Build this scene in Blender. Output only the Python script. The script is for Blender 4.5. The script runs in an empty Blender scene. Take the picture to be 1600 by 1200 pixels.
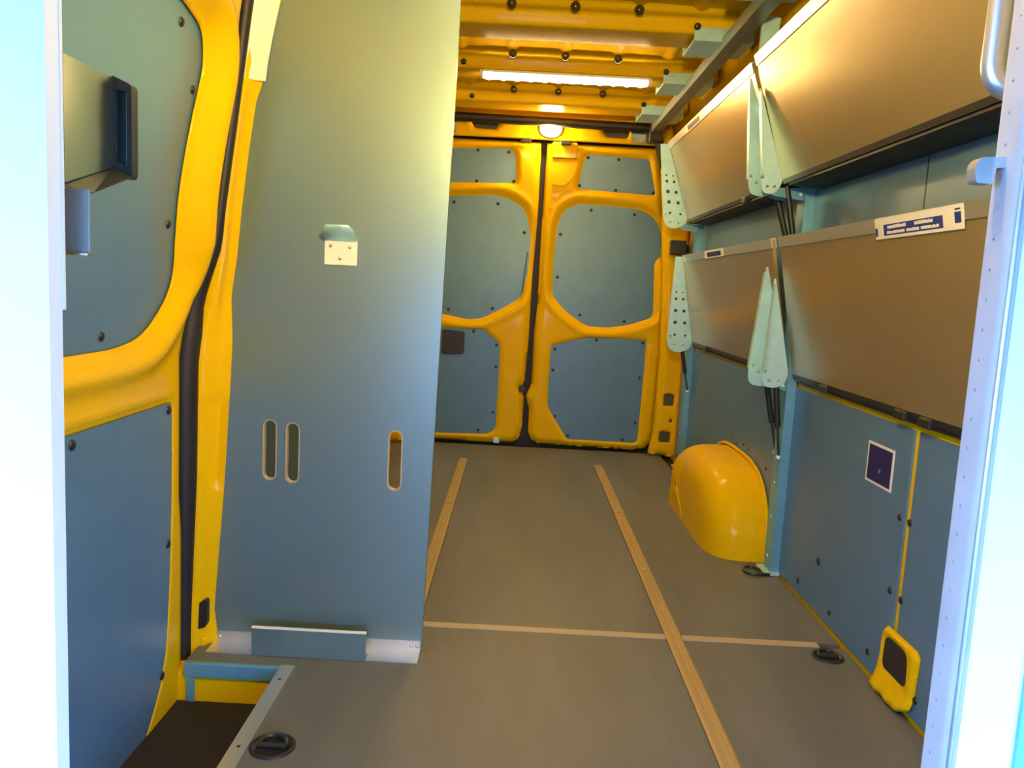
import bpy, bmesh, math, random
import numpy as np
from mathutils import Vector, Matrix
from mathutils.geometry import delaunay_2d_cdt, tessellate_polygon

random.seed(7)
SC = bpy.context.scene
COL = SC.collection

# ---------------------------------------------------------------- camera
cam_d = bpy.data.cameras.new('camera'); cam = bpy.data.objects.new('camera', cam_d); COL.objects.link(cam)
cam_d.sensor_width = 36.0; cam_d.lens = 36.0 * 1250 / 1600; cam_d.clip_start = 0.02
pitch, yaw, roll = 0.122, -0.002, 0.053
F = Vector((math.sin(yaw) * math.cos(pitch), math.cos(yaw) * math.cos(pitch), -math.sin(pitch)))
Rg = Vector((math.cos(yaw), -math.sin(yaw), 0)); Up = Rg.cross(F)
R2 = Rg * math.cos(roll) + Up * math.sin(roll); U2 = Up * math.cos(roll) - Rg * math.sin(roll)
M4 = Matrix((R2, U2, -F)).transposed().to_4x4(); M4.translation = Vector((-0.096, 0.0, 0.96))
cam.matrix_world = M4
SC.camera = cam

# ---------------------------------------------------------------- daylight, exposure
W = bpy.data.worlds.new('daylight'); SC.world = W; W.use_nodes = True
wn = W.node_tree.nodes; wl = W.node_tree.links
bg = wn['Background']; bg.inputs['Strength'].default_value = 11.5
tc = wn.new('ShaderNodeTexCoord'); sp = wn.new('ShaderNodeSeparateXYZ'); rp = wn.new('ShaderNodeValToRGB')
mr = wn.new('ShaderNodeMapRange'); mr.inputs['From Min'].default_value = -1; mr.inputs['From Max'].default_value = 1
wl.new(tc.outputs['Generated'], sp.inputs[0]); wl.new(sp.outputs['Z'], mr.inputs['Value'])
wl.new(mr.outputs[0], rp.inputs[0]); wl.new(rp.outputs[0], bg.inputs['Color'])
SKY = [(0.0, (0.10, 0.22, 0.45)), (0.45, (0.18, 0.40, 0.8)), (0.56, (0.74, 1.32, 2.45)), (1.0, (0.74, 1.32, 2.45))]
el = rp.color_ramp.elements
el[0].position, el[0].color = SKY[0][0], (*SKY[0][1], 1)
el[1].position, el[1].color = SKY[-1][0], (*SKY[-1][1], 1)
for p, c in SKY[1:-1]:
    e = el.new(p); e.color = (*c, 1)

SC.view_settings.view_transform = 'Standard'
SC.view_settings.look = 'None'
SC.view_settings.gamma = 1
SC.view_settings.use_curve_mapping = False
SC.view_settings.exposure = -0.34
LAMP_COL = (1.0, 0.63, 0.23)
LED_POWER = 1050.0
ROUND_POWER = 800.0
SC.cycles.max_bounces = 10
SC.cycles.sample_clamp_indirect = 6.0
SC.cycles.use_denoising = True

# ---------------------------------------------------------------- materials
def mat(name, col, rough=0.5, metal=0.0, coat=0.0, var=0.06, scale=6.0, bump=0.0, bscale=220.0, rvar=0.08, spec=0.5, stretch=None):
    m = bpy.data.materials.new(name); m.use_nodes = True
    n, l = m.node_tree.nodes, m.node_tree.links
    b = n['Principled BSDF']
    b.inputs['Metallic'].default_value = metal
    b.inputs['Specular IOR Level'].default_value = spec
    b.inputs['Coat Weight'].default_value = coat; b.inputs['Coat Roughness'].default_value = 0.04
    t = n.new('ShaderNodeTexCoord'); mp = n.new('ShaderNodeMapping')
    if stretch: mp.inputs['Scale'].default_value = stretch
    l.new(t.outputs['Object'], mp.inputs[0])
    nz = n.new('ShaderNodeTexNoise'); nz.inputs['Scale'].default_value = scale; nz.inputs['Detail'].default_value = 6; nz.inputs['Roughness'].default_value = 0.6
    l.new(mp.outputs[0], nz.inputs['Vector'])
    cr = n.new('ShaderNodeValToRGB')
    cr.color_ramp.elements[0].position = 0.3; cr.color_ramp.elements[1].position = 0.7
    cr.color_ramp.elements[0].color = (*[c * (1 - var) for c in col], 1)
    cr.color_ramp.elements[1].color = (*[min(1, c * (1 + var)) for c in col], 1)
    l.new(nz.outputs['Fac'], cr.inputs[0]); l.new(cr.outputs[0], b.inputs['Base Color'])
    rr = n.new('ShaderNodeMapRange'); rr.inputs['To Min'].default_value = max(0.02, rough - rvar); rr.inputs['To Max'].default_value = min(1, rough + rvar)
    l.new(nz.outputs['Fac'], rr.inputs['Value']); l.new(rr.outputs[0], b.inputs['Roughness'])
    if bump:
        n2 = n.new('ShaderNodeTexNoise'); n2.inputs['Scale'].default_value = bscale; n2.inputs['Detail'].default_value = 2
        l.new(mp.outputs[0], n2.inputs['Vector'])
        bp = n.new('ShaderNodeBump'); bp.inputs['Strength'].default_value = bump; bp.inputs['Distance'].default_value = 0.002
        l.new(n2.outputs['Fac'], bp.inputs['Height']); l.new(bp.outputs[0], b.inputs['Normal'])
    return m

def glow(name, col, strength):
    m = bpy.data.materials.new(name); m.use_nodes = True
    n, l = m.node_tree.nodes, m.node_tree.links
    n.remove(n['Principled BSDF']); e = n.new('ShaderNodeEmission')
    e.inputs['Color'].default_value = (*col, 1); e.inputs['Strength'].default_value = strength
    l.new(e.outputs[0], n['Material Output'].inputs['Surface'])
    return m

YEL = mat('yellow_paint', (0.80, 0.49, 0.003), 0.30, coat=0.15, var=0.03, rvar=0.03, spec=0.03)
LIN = mat('grey_coated_plywood', (0.105, 0.225, 0.38), 0.36, metal=0.2, var=0.07, scale=9, bump=0.12, bscale=300)
PAR = mat('grey_partition_board', (0.225, 0.34, 0.375), 0.36, metal=0.66, var=0.03, scale=3, rvar=0.0)
FLO = mat('grey_plywood_floor', (0.122, 0.140, 0.163), 0.52, var=0.2, scale=5, bump=0.2, bscale=160, stretch=(1, 0.25, 1))
SHF = mat('satin_shelf_board', (0.42, 0.34, 0.18), 0.28, metal=0.6, var=0.04, scale=4, rvar=0.0)
ALU = mat('brushed_aluminium', (0.78, 0.79, 0.80), 0.34, metal=0.9, var=0.05, scale=14, stretch=(1, 0.1, 1))
GAL = mat('galvanised_steel', (0.48, 0.82, 1.0), 0.38, metal=0.35, var=0.08, scale=26)
UPR = mat('blue_grey_steel', (0.17, 0.44, 0.66), 0.38, metal=0.45, var=0.10, scale=18)
STR = mat('light_wooden_strip', (0.40, 0.30, 0.145), 0.5, var=0.10, scale=12, stretch=(3, 0.15, 3))
SEAM = mat('pale_seam_strip', (0.44, 0.37, 0.27), 0.5, var=0.06)
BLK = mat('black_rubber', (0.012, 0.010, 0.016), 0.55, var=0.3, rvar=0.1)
PLA = mat('black_plastic', (0.016, 0.016, 0.020), 0.38, var=0.2)
STEP = mat('black_step_mat', (0.012, 0.011, 0.014), 0.8, var=0.4, bump=0.4, bscale=120)
WHI = mat('white_aluminium_frame', (0.80, 0.82, 0.83), 0.45, var=0.04, scale=7)
EDG = mat('grey_edge_channel', (0.40, 0.41, 0.45), 0.45, var=0.08, scale=20)
CRM = mat('white_coated_metal', (0.80, 0.79, 0.74), 0.40, var=0.03)
CHR = mat('polished_chrome', (0.85, 0.86, 0.88), 0.16, metal=1.0, var=0.02, rvar=0.03)
SAT = mat('satin_steel', (0.74, 0.76, 0.78), 0.30, metal=0.85, var=0.03)
STL = mat('dull_grey_steel', (0.30, 0.36, 0.37), 0.4, metal=0.6, var=0.1, scale=30)
LOCK = mat('dull_lock_steel', (0.13, 0.18, 0.17), 0.30, metal=0.9, var=0.06, scale=8)
LOCKD = mat('dark_lock_steel', (0.06, 0.07, 0.07), 0.35, metal=0.7, var=0.1)
BLUE = mat('blue_print', (0.012, 0.035, 0.30), 0.4, var=0.1)
NAVY = mat('dark_blue_film', (0.012, 0.012, 0.12), 0.4, var=0.2, scale=40)
PAP = mat('white_sticker', (0.80, 0.80, 0.80), 0.4, var=0.02)
GLP = mat('glossy_brown_plug', (0.06, 0.035, 0.01), 0.10, coat=0.8, var=0.1, rvar=0.02)
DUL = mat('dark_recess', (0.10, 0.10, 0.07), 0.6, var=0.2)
LEDM = glow('led_light', LAMP_COL, LED_POWER)
DIF = glow('led_diffuser_light', (1.0, 0.72, 0.38), LED_POWER * 0.035)
RNF = glow('added_front_lamp_light', (1.0, .72, .22), 1500.0)
LEDF = glow('added_front_led_light', (1.0, .80, .38), 30.0)
RND = glow('round_lamp_light', LAMP_COL, ROUND_POWER)

# ---------------------------------------------------------------- mesh helpers
ORG = {}

def org(o):
    while o is not None:
        if o.name in ORG: return ORG[o.name]
        o = o.parent
    return Vector((0, 0, 0))

def tag(o, label=None, cat=None, group=None, kind=None):
    if label: o['label'] = label
    if cat: o['category'] = cat
    if group: o['group'] = group
    if kind: o['kind'] = kind
    return o

def thing(name, label, cat, loc=(0, 0, 0), group=None, kind=None):
    o = bpy.data.objects.new(name, None); COL.objects.link(o)
    o.empty_display_size = 0.05
    o.location = loc; ORG[o.name] = Vector(loc)
    return tag(o, label, cat, group, kind)

def new(name, bm, m, parent=None, smooth=False, ang=35, at=None):
    """Links a bmesh given in world coordinates as one object; under a parent it is moved into the parent's space."""
    bmesh.ops.recalc_face_normals(bm, faces=bm.faces[:])
    me = bpy.data.meshes.new(name)
    o = bpy.data.objects.new(name, me); COL.objects.link(o)
    off = org(parent) if parent else Vector((0, 0, 0))
    if parent is None and at is None:
        vs = [v.co for v in bm.verts]
        at = Vector([(min(c) + max(c)) / 2 for c in zip(*vs)]); at.z = min(v.z for v in vs)
    if parent is None:
        off = Vector(at); o.location = off; ORG[o.name] = off.copy()
    bmesh.ops.translate(bm, verts=bm.verts[:], vec=-off)
    if smooth:
        a = math.radians(ang)
        for f in bm.faces: f.smooth = True
        for e in bm.edges:
            if len(e.link_faces) == 2 and e.calc_face_angle(0) > a: e.smooth = False
    bm.to_mesh(me); bm.free()
    me.materials.append(m)
    if parent: o.parent = parent
    return o

def B(): return bmesh.new()

def box(bm, lo, hi, bev=0.0, seg=2):
    r = bmesh.ops.create_cube(bm, size=1.0)['verts']
    c = [(a + b) / 2 for a, b in zip(lo, hi)]; s = [abs(b - a) for a, b in zip(lo, hi)]
    for v in r: v.co = Vector((v.co.x * s[0] + c[0], v.co.y * s[1] + c[1], v.co.z * s[2] + c[2]))
    if bev:
        es = {e for v in r for e in v.link_edges}
        bmesh.ops.bevel(bm, geom=list(es), offset=bev, segments=seg, affect='EDGES', profile=0.5)
    return bm

def bx(name, lo, hi, m, parent=None, bev=0.003):
    return new(name, box(B(), lo, hi, bev), m, parent)

def place(axis, p, a):
    if axis == 'x': return Vector((a, p[0], p[1]))
    if axis == 'y': return Vector((p[0], a, p[1]))
    return Vector((p[0], p[1], a))

def rounded(pts, r, n=5):
    """Round the corners of a 2-D outline."""
    out = []; N = len(pts)
    for i in range(N):
        p0, p, p1 = (Vector(pts[i - 1]), Vector(pts[i]), Vector(pts[(i + 1) % N]))
        rr = r[i] if isinstance(r, (list, tuple)) else r
        if rr <= 0: out.append(tuple(p)); continue
        d0, d1 = p0 - p, p1 - p
        k = min(rr, d0.length * 0.48, d1.length * 0.48)
        a, b = p + d0.normalized() * k, p + d1.normalized() * k
        for j in range(n + 1):
            t = j / n
            out.append(tuple(a * (1 - t) ** 2 + p * 2 * t * (1 - t) + b * t * t))
    return out

def circ(c, r, n=14, ry=None):
    ry = ry or r
    return [(c[0] + r * math.cos(2 * math.pi * i / n), c[1] + ry * math.sin(2 * math.pi * i / n)) for i in range(n)]

def slot(c, w, h, n=6):
    r = w / 2; o = []
    for i in range(n + 1):
        a = math.pi * i / n; o.append((c[0] + r * math.cos(a), c[1] + h / 2 - r + r * math.sin(a)))
    for i in range(n + 1):
        a = math.pi + math.pi * i / n; o.append((c[0] + r * math.cos(a), c[1] - h / 2 + r + r * math.sin(a)))
    return o

def plate(bm, outline, axis, a0, a1, holes=()):
    loops = [list(outline)] + [list(h) for h in holes]
    flat = [p for lp in loops for p in lp]
    tris = tessellate_polygon([[Vector((p[0], p[1], 0)) for p in lp] for lp in loops])
    lo = [bm.verts.new(place(axis, p, a0)) for p in flat]; hi = [bm.verts.new(place(axis, p, a1)) for p in flat]
    for t in tris:
        try: bm.faces.new([lo[i] for i in t]); bm.faces.new([hi[i] for i in reversed(t)])
        except ValueError: pass
    k = 0
    for lp in loops:
        n = len(lp)
        for i in range(n):
            a, b = k + i, k + (i + 1) % n
            try: bm.faces.new((lo[a], lo[b], hi[b], hi[a]))
            except ValueError: pass
        k += n
    return bm

def tube(bm, path, r, n=12, caps=True, flat=None):
    """A tube along a list of points; r may be a list; flat=(sx, axis) squashes it along that world axis."""
    P = [Vector(p) for p in path]; rings = []
    prev = None
    for i, p in enumerate(P):
        d = (P[min(i + 1, len(P) - 1)] - P[max(i - 1, 0)]).normalized()
        if prev is None:
            u = d.cross(Vector((0, 0, 1)));
            if u.length < 0.1: u = d.cross(Vector((1, 0, 0)))
        else: u = prev - d * prev.dot(d)
        u.normalize(); prev = u.copy(); v = d.cross(u)
        rr = r[i] if isinstance(r, (list, tuple)) else r
        ring = []
        for k in range(n):
            a = 2 * math.pi * k / n; w = (u * math.cos(a) + v * math.sin(a)) * rr
            if flat: w[flat[1]] *= flat[0]
            ring.append(bm.verts.new(p + w))
        rings.append(ring)
    for a, b in zip(rings, rings[1:]):
        for k in range(n): bm.faces.new((a[k], a[(k + 1) % n], b[(k + 1) % n], b[k]))
    if caps: bm.faces.new(rings[0]); bm.faces.new(rings[-1][::-1])
    return bm

def arc_path(pts, r, n=6):
    out = [Vector(pts[0])]
    for i in range(1, len(pts) - 1):
        p0, p, p1 = Vector(pts[i - 1]), Vector(pts[i]), Vector(pts[i + 1])
        d0, d1 = p0 - p, p1 - p; k = min(r, d0.length * 0.48, d1.length * 0.48)
        a, b = p + d0.normalized() * k, p + d1.normalized() * k
        for j in range(n + 1):
            t = j / n; out.append(a * (1 - t) ** 2 + p * 2 * t * (1 - t) + b * t * t)
    return out + [Vector(pts[-1])]

def dome(bm, c, n, r, h, seg=12, rings=3):
    """A low round button at c whose axis is n."""
    n = Vector(n).normalized(); u = n.orthogonal().normalized(); v = n.cross(u); c = Vector(c)
    rows = [(r, -0.002)] + [(r * math.cos(math.pi / 2 * i / rings), h * math.sin(math.pi / 2 * i / rings)) for i in range(rings)]
    R = [[bm.verts.new(c + n * z + (u * math.cos(2 * math.pi * k / seg) + v * math.sin(2 * math.pi * k / seg)) * q) for k in range(seg)] for q, z in rows]
    top = bm.verts.new(c + n * h)
    for a, b in zip(R, R[1:]):
        for k in range(seg): bm.faces.new((a[k], a[(k + 1) % seg], b[(k + 1) % seg], b[k]))
    for k in range(seg): bm.faces.new((R[-1][k], R[-1][(k + 1) % seg], top))
    bm.faces.new(R[0][::-1])
    return bm

_shared = {}
def button(name, c, n, parent, r=0.009, h=0.005, m=PLA):
    """A small fastener: all of one size share a mesh."""
    key = (round(r, 4), round(h, 4), m.name)
    if key not in _shared:
        bm = dome(B(), (0, 0, 0), (0, 0, 1), r, h)
        for f in bm.faces: f.smooth = True
        me = bpy.data.meshes.new(name); bm.to_mesh(me); bm.free(); me.materials.append(m); _shared[key] = me
    o = bpy.data.objects.new(name, _shared[key]); COL.objects.link(o)
    o.parent = parent; o.location = Vector(c) - org(parent)
    o.rotation_euler = Vector(n).to_track_quat('Z', 'Y').to_euler()
    return o

def seg_dist(P, poly):
    P = np.asarray(P); d = np.full(len(P), 1e9)
    A = np.asarray(poly); Bv = np.roll(A, -1, 0)
    for a, b in zip(A, Bv):
        ab = b - a; L = (ab @ ab) + 1e-12
        t = np.clip(((P - a) @ ab) / L, 0, 1)
        d = np.minimum(d, np.hypot(*(P - a - t[:, None] * ab).T))
    return d

def inside(P, poly):
    P = np.asarray(P); r = np.zeros(len(P), bool); A = np.asarray(poly); n = len(A); j = n - 1
    for i in range(n):
        yi, yj = A[i, 1], A[j, 1]
        c = ((yi > P[:, 1]) != (yj > P[:, 1])) & (P[:, 0] < (A[j, 0] - A[i, 0]) * (P[:, 1] - yi) / (yj - yi + 1e-15) + A[i, 0])
        r ^= c; j = i
    return r

def dense(poly, step):
    out = []; n = len(poly)
    for i in range(n):
        a, b = np.array(poly[i]), np.array(poly[(i + 1) % n]); k = max(1, int(np.hypot(*(b - a)) / step))
        out += [tuple(a + (b - a) * j / k) for j in range(k)]
    return out

def relief(outer, holes, step, to3d, thick=None):
    """A pressed metal sheet: an outline with holes, filled by a grid of points, each put in space by to3d(P (n,2), distances to holes, distance to the edge)."""
    loops = [dense(outer, step)] + [dense(h, step) for h in holes]
    pts = []; edges = []
    for lp in loops:
        k = len(pts); pts += lp; edges += [(k + i, k + (i + 1) % len(lp)) for i in range(len(lp))]
    A = np.array(outer); lo, hi = A.min(0), A.max(0)
    gx, gy = np.meshgrid(np.arange(lo[0] + step / 2, hi[0], step), np.arange(lo[1] + step / 2, hi[1], step))
    G = np.stack([gx.ravel(), gy.ravel()], 1)
    keep = inside(G, outer) & (seg_dist(G, outer) > step * 0.45)
    for h in holes: keep &= ~inside(G, h) & (seg_dist(G, h) > step * 0.45)
    extra = []
    for h in holes:                                             # closer rows of points round each rim
        H = np.array(loops[1 + holes.index(h)]); nrm = np.roll(H, -1, 0) - np.roll(H, 1, 0)
        nrm = np.stack([nrm[:, 1], -nrm[:, 0]], 1); nrm /= np.hypot(*nrm.T)[:, None] + 1e-9
        if inside(H[:1] + nrm[:1] * 0.003, h)[0]: nrm = -nrm
        for q in (0.006, 0.014): extra.append(H + nrm * q)
    if extra:
        E_ = np.concatenate(extra); ok = inside(E_, outer) & (seg_dist(E_, outer) > 0.005)
        for h in holes: ok &= ~inside(E_, h) & (seg_dist(E_, h) > 0.004)
        G = np.concatenate([G[keep], E_[ok]])
    else: G = G[keep]
    pts += [tuple(p) for p in G]
    V, _, T, *_r = delaunay_2d_cdt([Vector(p) for p in pts], edges, [], 0, 1e-6)
    V = np.array([tuple(v) for v in V])
    C = np.array([V[list(t)].mean(0) for t in T])
    ok = inside(C, outer)
    for h in holes: ok &= ~inside(C, h)
    dh = [seg_dist(V, h) for h in holes]; do = seg_dist(V, outer)
    X3 = to3d(V, dh, do)
    bm = B(); vs = [bm.verts.new(p) for p in X3]
    for t, k in zip(T, ok):
        if k:
            try: bm.faces.new([vs[i] for i in t])
            except ValueError: pass
    bmesh.ops.delete(bm, geom=[v for v in bm.verts if not v.link_faces], context='VERTS')
    return bm

def sstep(d, w):
    t = np.clip(d / w, 0, 1); return t * t * (3 - 2 * t)

def loft(rows, close=False):
    bm = B(); R = [[bm.verts.new(p) for p in r] for r in rows]
    for a, b in zip(R, R[1:]):
        n = len(a)
        for k in range(n if close else n - 1): bm.faces.new((a[k], a[(k + 1) % n], b[(k + 1) % n], b[k]))
    return bm

def solidify(o, t, offset=1.0):
    md = o.modifiers.new('thickness', 'SOLIDIFY'); md.thickness = t; md.offset = offset
    return o

# ================================================================ body shell
LZ = np.array([-.30, .75, .885, .96, 1.02, 1.30, 1.57, 2.0]); LX = np.array([-.887, -.886, -.868, -.838, -.816, -.78, -.747, -.68])
def lx(z): return np.interp(z, LZ, LX)
YF, YR = 0.585, 4.86

def wall_skin(name, prof, m, kind_label):
    bm = B()
    n = len(prof)
    a = [bm.verts.new((p[0], YF, p[1])) for p in prof]; b = [bm.verts.new((p[0], YR, p[1])) for p in prof]
    for i in range(n): bm.faces.new((a[i], a[(i + 1) % n], b[(i + 1) % n], b[i]))
    bm.faces.new(a[::-1]); bm.faces.new(b)
    o = new(name, bm, m, None, at=(prof[0][0], (YF + YR) / 2, prof[0][1]))
    return tag(o, kind_label, 'wall', kind='structure')

wr = wall_skin('wall_right', [(.8745, -.2), (.8745, 1.36), (.797, 1.74), (.725, 1.99), (.78, 1.99), (.98, 1.40), (.98, -.2)], YEL,
               'right yellow van side wall lined with grey boards behind the folding shelves')
wl_ = wall_skin('wall_left', [(-.945, -.2), (-.945, .80), (-.885, 1.02), (-.815, 1.57), (-.725, 1.99), (-.78, 1.99), (-1.0, 1.02), (-1.0, -.2)], YEL,
                'left yellow van side wall round the sliding door and behind the tall board')

# ---- ceiling: ribbed yellow roof
def roof_bm():
    xs = np.linspace(-.74, .74, 149); sw = [-.62, -.40, -.175, .053, .281, .50, .66]
    z = 1.985 - 0.02 * (xs / .74) ** 2
    for s in sw: z -= 0.011 * np.exp(-((xs - s) / 0.022) ** 4)
    bm = B(); a = [bm.verts.new((x, YF, q)) for x, q in zip(xs, z)]; b = [bm.verts.new((x, YR, q)) for x, q in zip(xs, z)]
    c = [bm.verts.new((x, YF, 2.03)) for x in xs]; d = [bm.verts.new((x, YR, 2.03)) for x in xs]
    for i in range(len(xs) - 1):
        bm.faces.new((a[i], a[i + 1], b[i + 1], b[i])); bm.faces.new((c[i], d[i], d[i + 1], c[i + 1]))
    bm.faces.new((a[0], b[0], d[0], c[0])); bm.faces.new((a[-1], c[-1], d[-1], b[-1]))
    return bm
ce = new('ceiling', roof_bm(), YEL, None, smooth=True, ang=50, at=(0, 2.7, 1.97))
tag(ce, 'yellow ribbed van roof carrying the light bar', 'ceiling', kind='structure')
RIBS = [4.40, 3.765, 3.145, 2.52, 1.90, 1.27]
for y in RIBS:
    prof = rounded([(y - .165, 1.985), (y - .145, 1.958), (y - .105, 1.955), (y - .095, 1.905), (y + .095, 1.905), (y + .105, 1.955), (y + .145, 1.958), (y + .165, 1.985)], [0, .012, .012, .014, .014, .012, .012, 0], 4)
    new('roof_rib', plate(B(), prof, 'x', -.73, .73), YEL, ce, smooth=True, ang=50)
    for x in (-.175, .053, .281):
        bm = B(); dome(bm, (x, y - .150, 1.957), (0, -.80, -.60), .019, .017, 16, 6)
        new('roof_boss', bm, GLP, ce, smooth=True, ang=70)
    for x in (-.39, .50):
        button('roof_plug', (x, y - .11, 1.925), (0, -1, -.3), ce, .013, .006, PLA)

# ---- floor of plywood sheets
fl = thing('floor', 'grey plywood van floor with pale strips let in', 'floor', (0, 2.7, 0), kind='structure')
bx('subfloor', (-.62, YF, -.2), (.98, YR, -.021), PLA, fl, 0)
bx('subfloor', (-.98, 1.875, -.2), (-.62, YR, -.021), YEL, fl, 0)
def sheet(x0, x1, y0, y1): bx('floor_panel', (x0, y0, -.02), (x1, y1, 0), FLO, fl, .0015)
for (x0, x1) in ((-.60, .369), (.417, .868)):
    sheet(x0, x1, YF + .03, 2.143)
for (x0, x1) in ((-.87, -.374), (-.326, .369), (.417, .868)):
    sheet(x0, x1, 2.172, 4.33)
sheet(-.87, -.60, 1.872, 2.143)
bx('floor_threshold', (-.80, 4.333, -.02), (.80, 4.742, .001), FLO, fl, .0015)
new('floor_edge_strip', plate(B(), [(-.632, -.03), (-.632, .003), (-.598, .003), (-.598, .0003), (-.63, .0003), (-.63, -.03)], 'y', YF + .03, 1.872), ALU, fl)['label'] = 'bare aluminium edging along the step well'
for y in (1.80, 1.52, 1.24): button('screw', (-.615, y, .003), (0, 0, 1), fl, .004, .0015, PLA)
bx('floor_lip', (-.868, 1.858, -.036), (-.60, 1.872, .0005), UPR, fl, .002)
# step well by the sliding door
new('step_riser', plate(B(), rounded([(-.905, -.115), (-.905, -.034), (-.60, -.034), (-.60, -.115)], 0), 'y', 1.866, 1.90), YEL, fl)
bx('step_edge_cover', (-.862, 1.858, -.10), (-.842, 1.866, -.036), UPR, fl, .002)
new('step_tread', box(B(), (-.945, YF, -.16), (-.60, 1.868, -.10), .004), STEP, fl)
bx('step_side', (-.631, YF, -.12), (-.615, 1.872, -.021), STEP, fl, 0)

# lashing strips and seam strip
for x, y00, name in ((-.350, 2.172, 'pale wooden floor strip beside the tall board'), (.393, YF + .04, 'long pale wooden floor strip right of the middle')):
    t = thing('floor_strip', name, 'strip', (x, 2.5, 0), 'pale strips along the floor')
    pr = rounded([(x - .023, -.018), (x - .023, .002), (x - .017, .005), (x + .017, .005), (x + .023, .002), (x + .023, -.018)], 0)
    prg = [(x - .023, -.018), (x - .023, .002), (x - .017, .005), (x - .007, .005), (x - .006, .0035), (x - .004, .0035), (x - .003, .005), (x + .006, .005), (x + .007, .0035), (x + .009, .0035), (x + .010, .005), (x + .017, .005), (x + .023, .002), (x + .023, -.018)]
    new('strip_section', plate(B(), prg, 'y', y00, 3.395), STR, t)
    new('strip_section', plate(B(), prg, 'y', 3.402, 4.33), STR, t)
    for y in (3.45, 2.7): button('screw', (x, y, .005), (0, 0, 1), t, .004, .001, ALU)
for x0, x1, lb in ((-.86, .369, 'pale thin strip across the middle floor seam'), (.417, .80, 'pale thin strip across the floor seam by the right wall')):
    t = new('seam_strip', box(B(), (x0, 2.144, -.018), (x1, 2.171, .003), .001), SEAM); tag(t, lb, 'strip', 'pale strips across the floor seam')

# ================================================================ rear wall and doors
YD = 4.75
re_ = thing('wall_rear', 'yellow rear door frame of the van with black seal', 'wall', (0, 4.8, 0), kind='structure')
bx('rear_backing', (-.99, 4.845, -.2), (.99, 4.90, 2.03), BLK, re_, 0)
# header above the doors
hd = rounded([(-.72, 1.80), (-.72, 1.915), (.72, 1.905), (.72, 1.80)], 0)
holes = [rounded([(-.425, 1.903), (-.265, 1.900), (-.272, 1.852), (-.40, 1.852)], .012), rounded([(.335, 1.892), (.50, 1.888), (.485, 1.838), (.36, 1.842)], .012)]
def hdmap(V, dh, do):
    y = 4.735 + 0.012 * (1 - sstep(do, .02)) + 0.02 * (1 - sstep(np.minimum(*dh), .015)) - 0.012 * sstep((V[:, 1] - 1.80) * -1 + .03, .03)
    return np.stack([V[:, 0], y, V[:, 1]], 1)
solidify(new('header', relief(hd, holes, .02, hdmap), YEL, re_, smooth=True, ang=60), .004, 1)
for h, lb in ((holes[0], None), (holes[1], None)):
    cx = sum(p[0] for p in h) / len(h); cz = sum(p[1] for p in h) / len(h)
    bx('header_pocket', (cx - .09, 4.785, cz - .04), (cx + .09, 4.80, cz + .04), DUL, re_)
for s in (-1, 1):
    pr = rounded([(s * .50, 1.885), (s * .50, 1.812), (s * .625, 1.805), (s * .60, 1.86)], [.004, .004, .02, .05])
    new('corner_cover', plate(B(), pr, 'y', 4.705, 4.728), CHR, re_, smooth=True, ang=40)['label'] = 'silver corner cover'
sl = B(); tube(sl, arc_path([(-.85, 4.70, 1.20), (-.70, 4.69, 1.90), (.63, 4.68, 1.885), (.86, 4.70, 1.20)], .05, 8), .026, 12); new('door_seal', sl, BLK, re_, smooth=True)
bx('rear_arch', (-.74, 4.70, 1.912), (.74, 4.845, 1.985), YEL, re_, .004)

# D pillars at both sides
for s in (1, -1):
    pr = [(s * .72, .015), (s * .895, -.005), (s * .90, .60), (s * .865, 1.35), (s * .72, 1.93), (s * .66, 1.80), (s * .70, 1.44), (s * .735, 1.0), (s * .748, .62), (s * .742, .15)]
    hl = [rounded([(s * .794, .372), (s * .850, .372), (s * .850, .308), (s * .794, .308)], .008), rounded([(s * .785, .150), (s * .843, .150), (s * .843, .088), (s * .785, .088)], .008), circ((s * .842, .217), .008, 10)]
    if s < 0: pr = pr[::-1]; hl = [h[::-1] for h in hl]
    def pmap(V, dh, do):
        y = 4.665 + .02 * (1 - sstep(do, .03)) + .010 * (1 - sstep(np.minimum(np.minimum(dh[0], dh[1]), dh[2]), .008))
        return np.stack([V[:, 0], y, V[:, 1]], 1)
    solidify(new('rear_pillar', relief(pr, hl, .024, pmap), YEL, re_, smooth=True, ang=60), .004, 1)
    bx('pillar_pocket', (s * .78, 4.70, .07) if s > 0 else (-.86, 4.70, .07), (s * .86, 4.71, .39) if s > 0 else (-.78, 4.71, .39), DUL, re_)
    bx('pillar_return', (min(s * .885, s * .93), 4.60, -.01), (max(s * .885, s * .93), 4.85, 1.4), YEL, re_, 0)
    bx('door_check', (min(s * .755, s * .842), 4.60, 1.185), (max(s * .755, s * .842), 4.66, 1.265), PLA, re_, .004)

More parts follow.
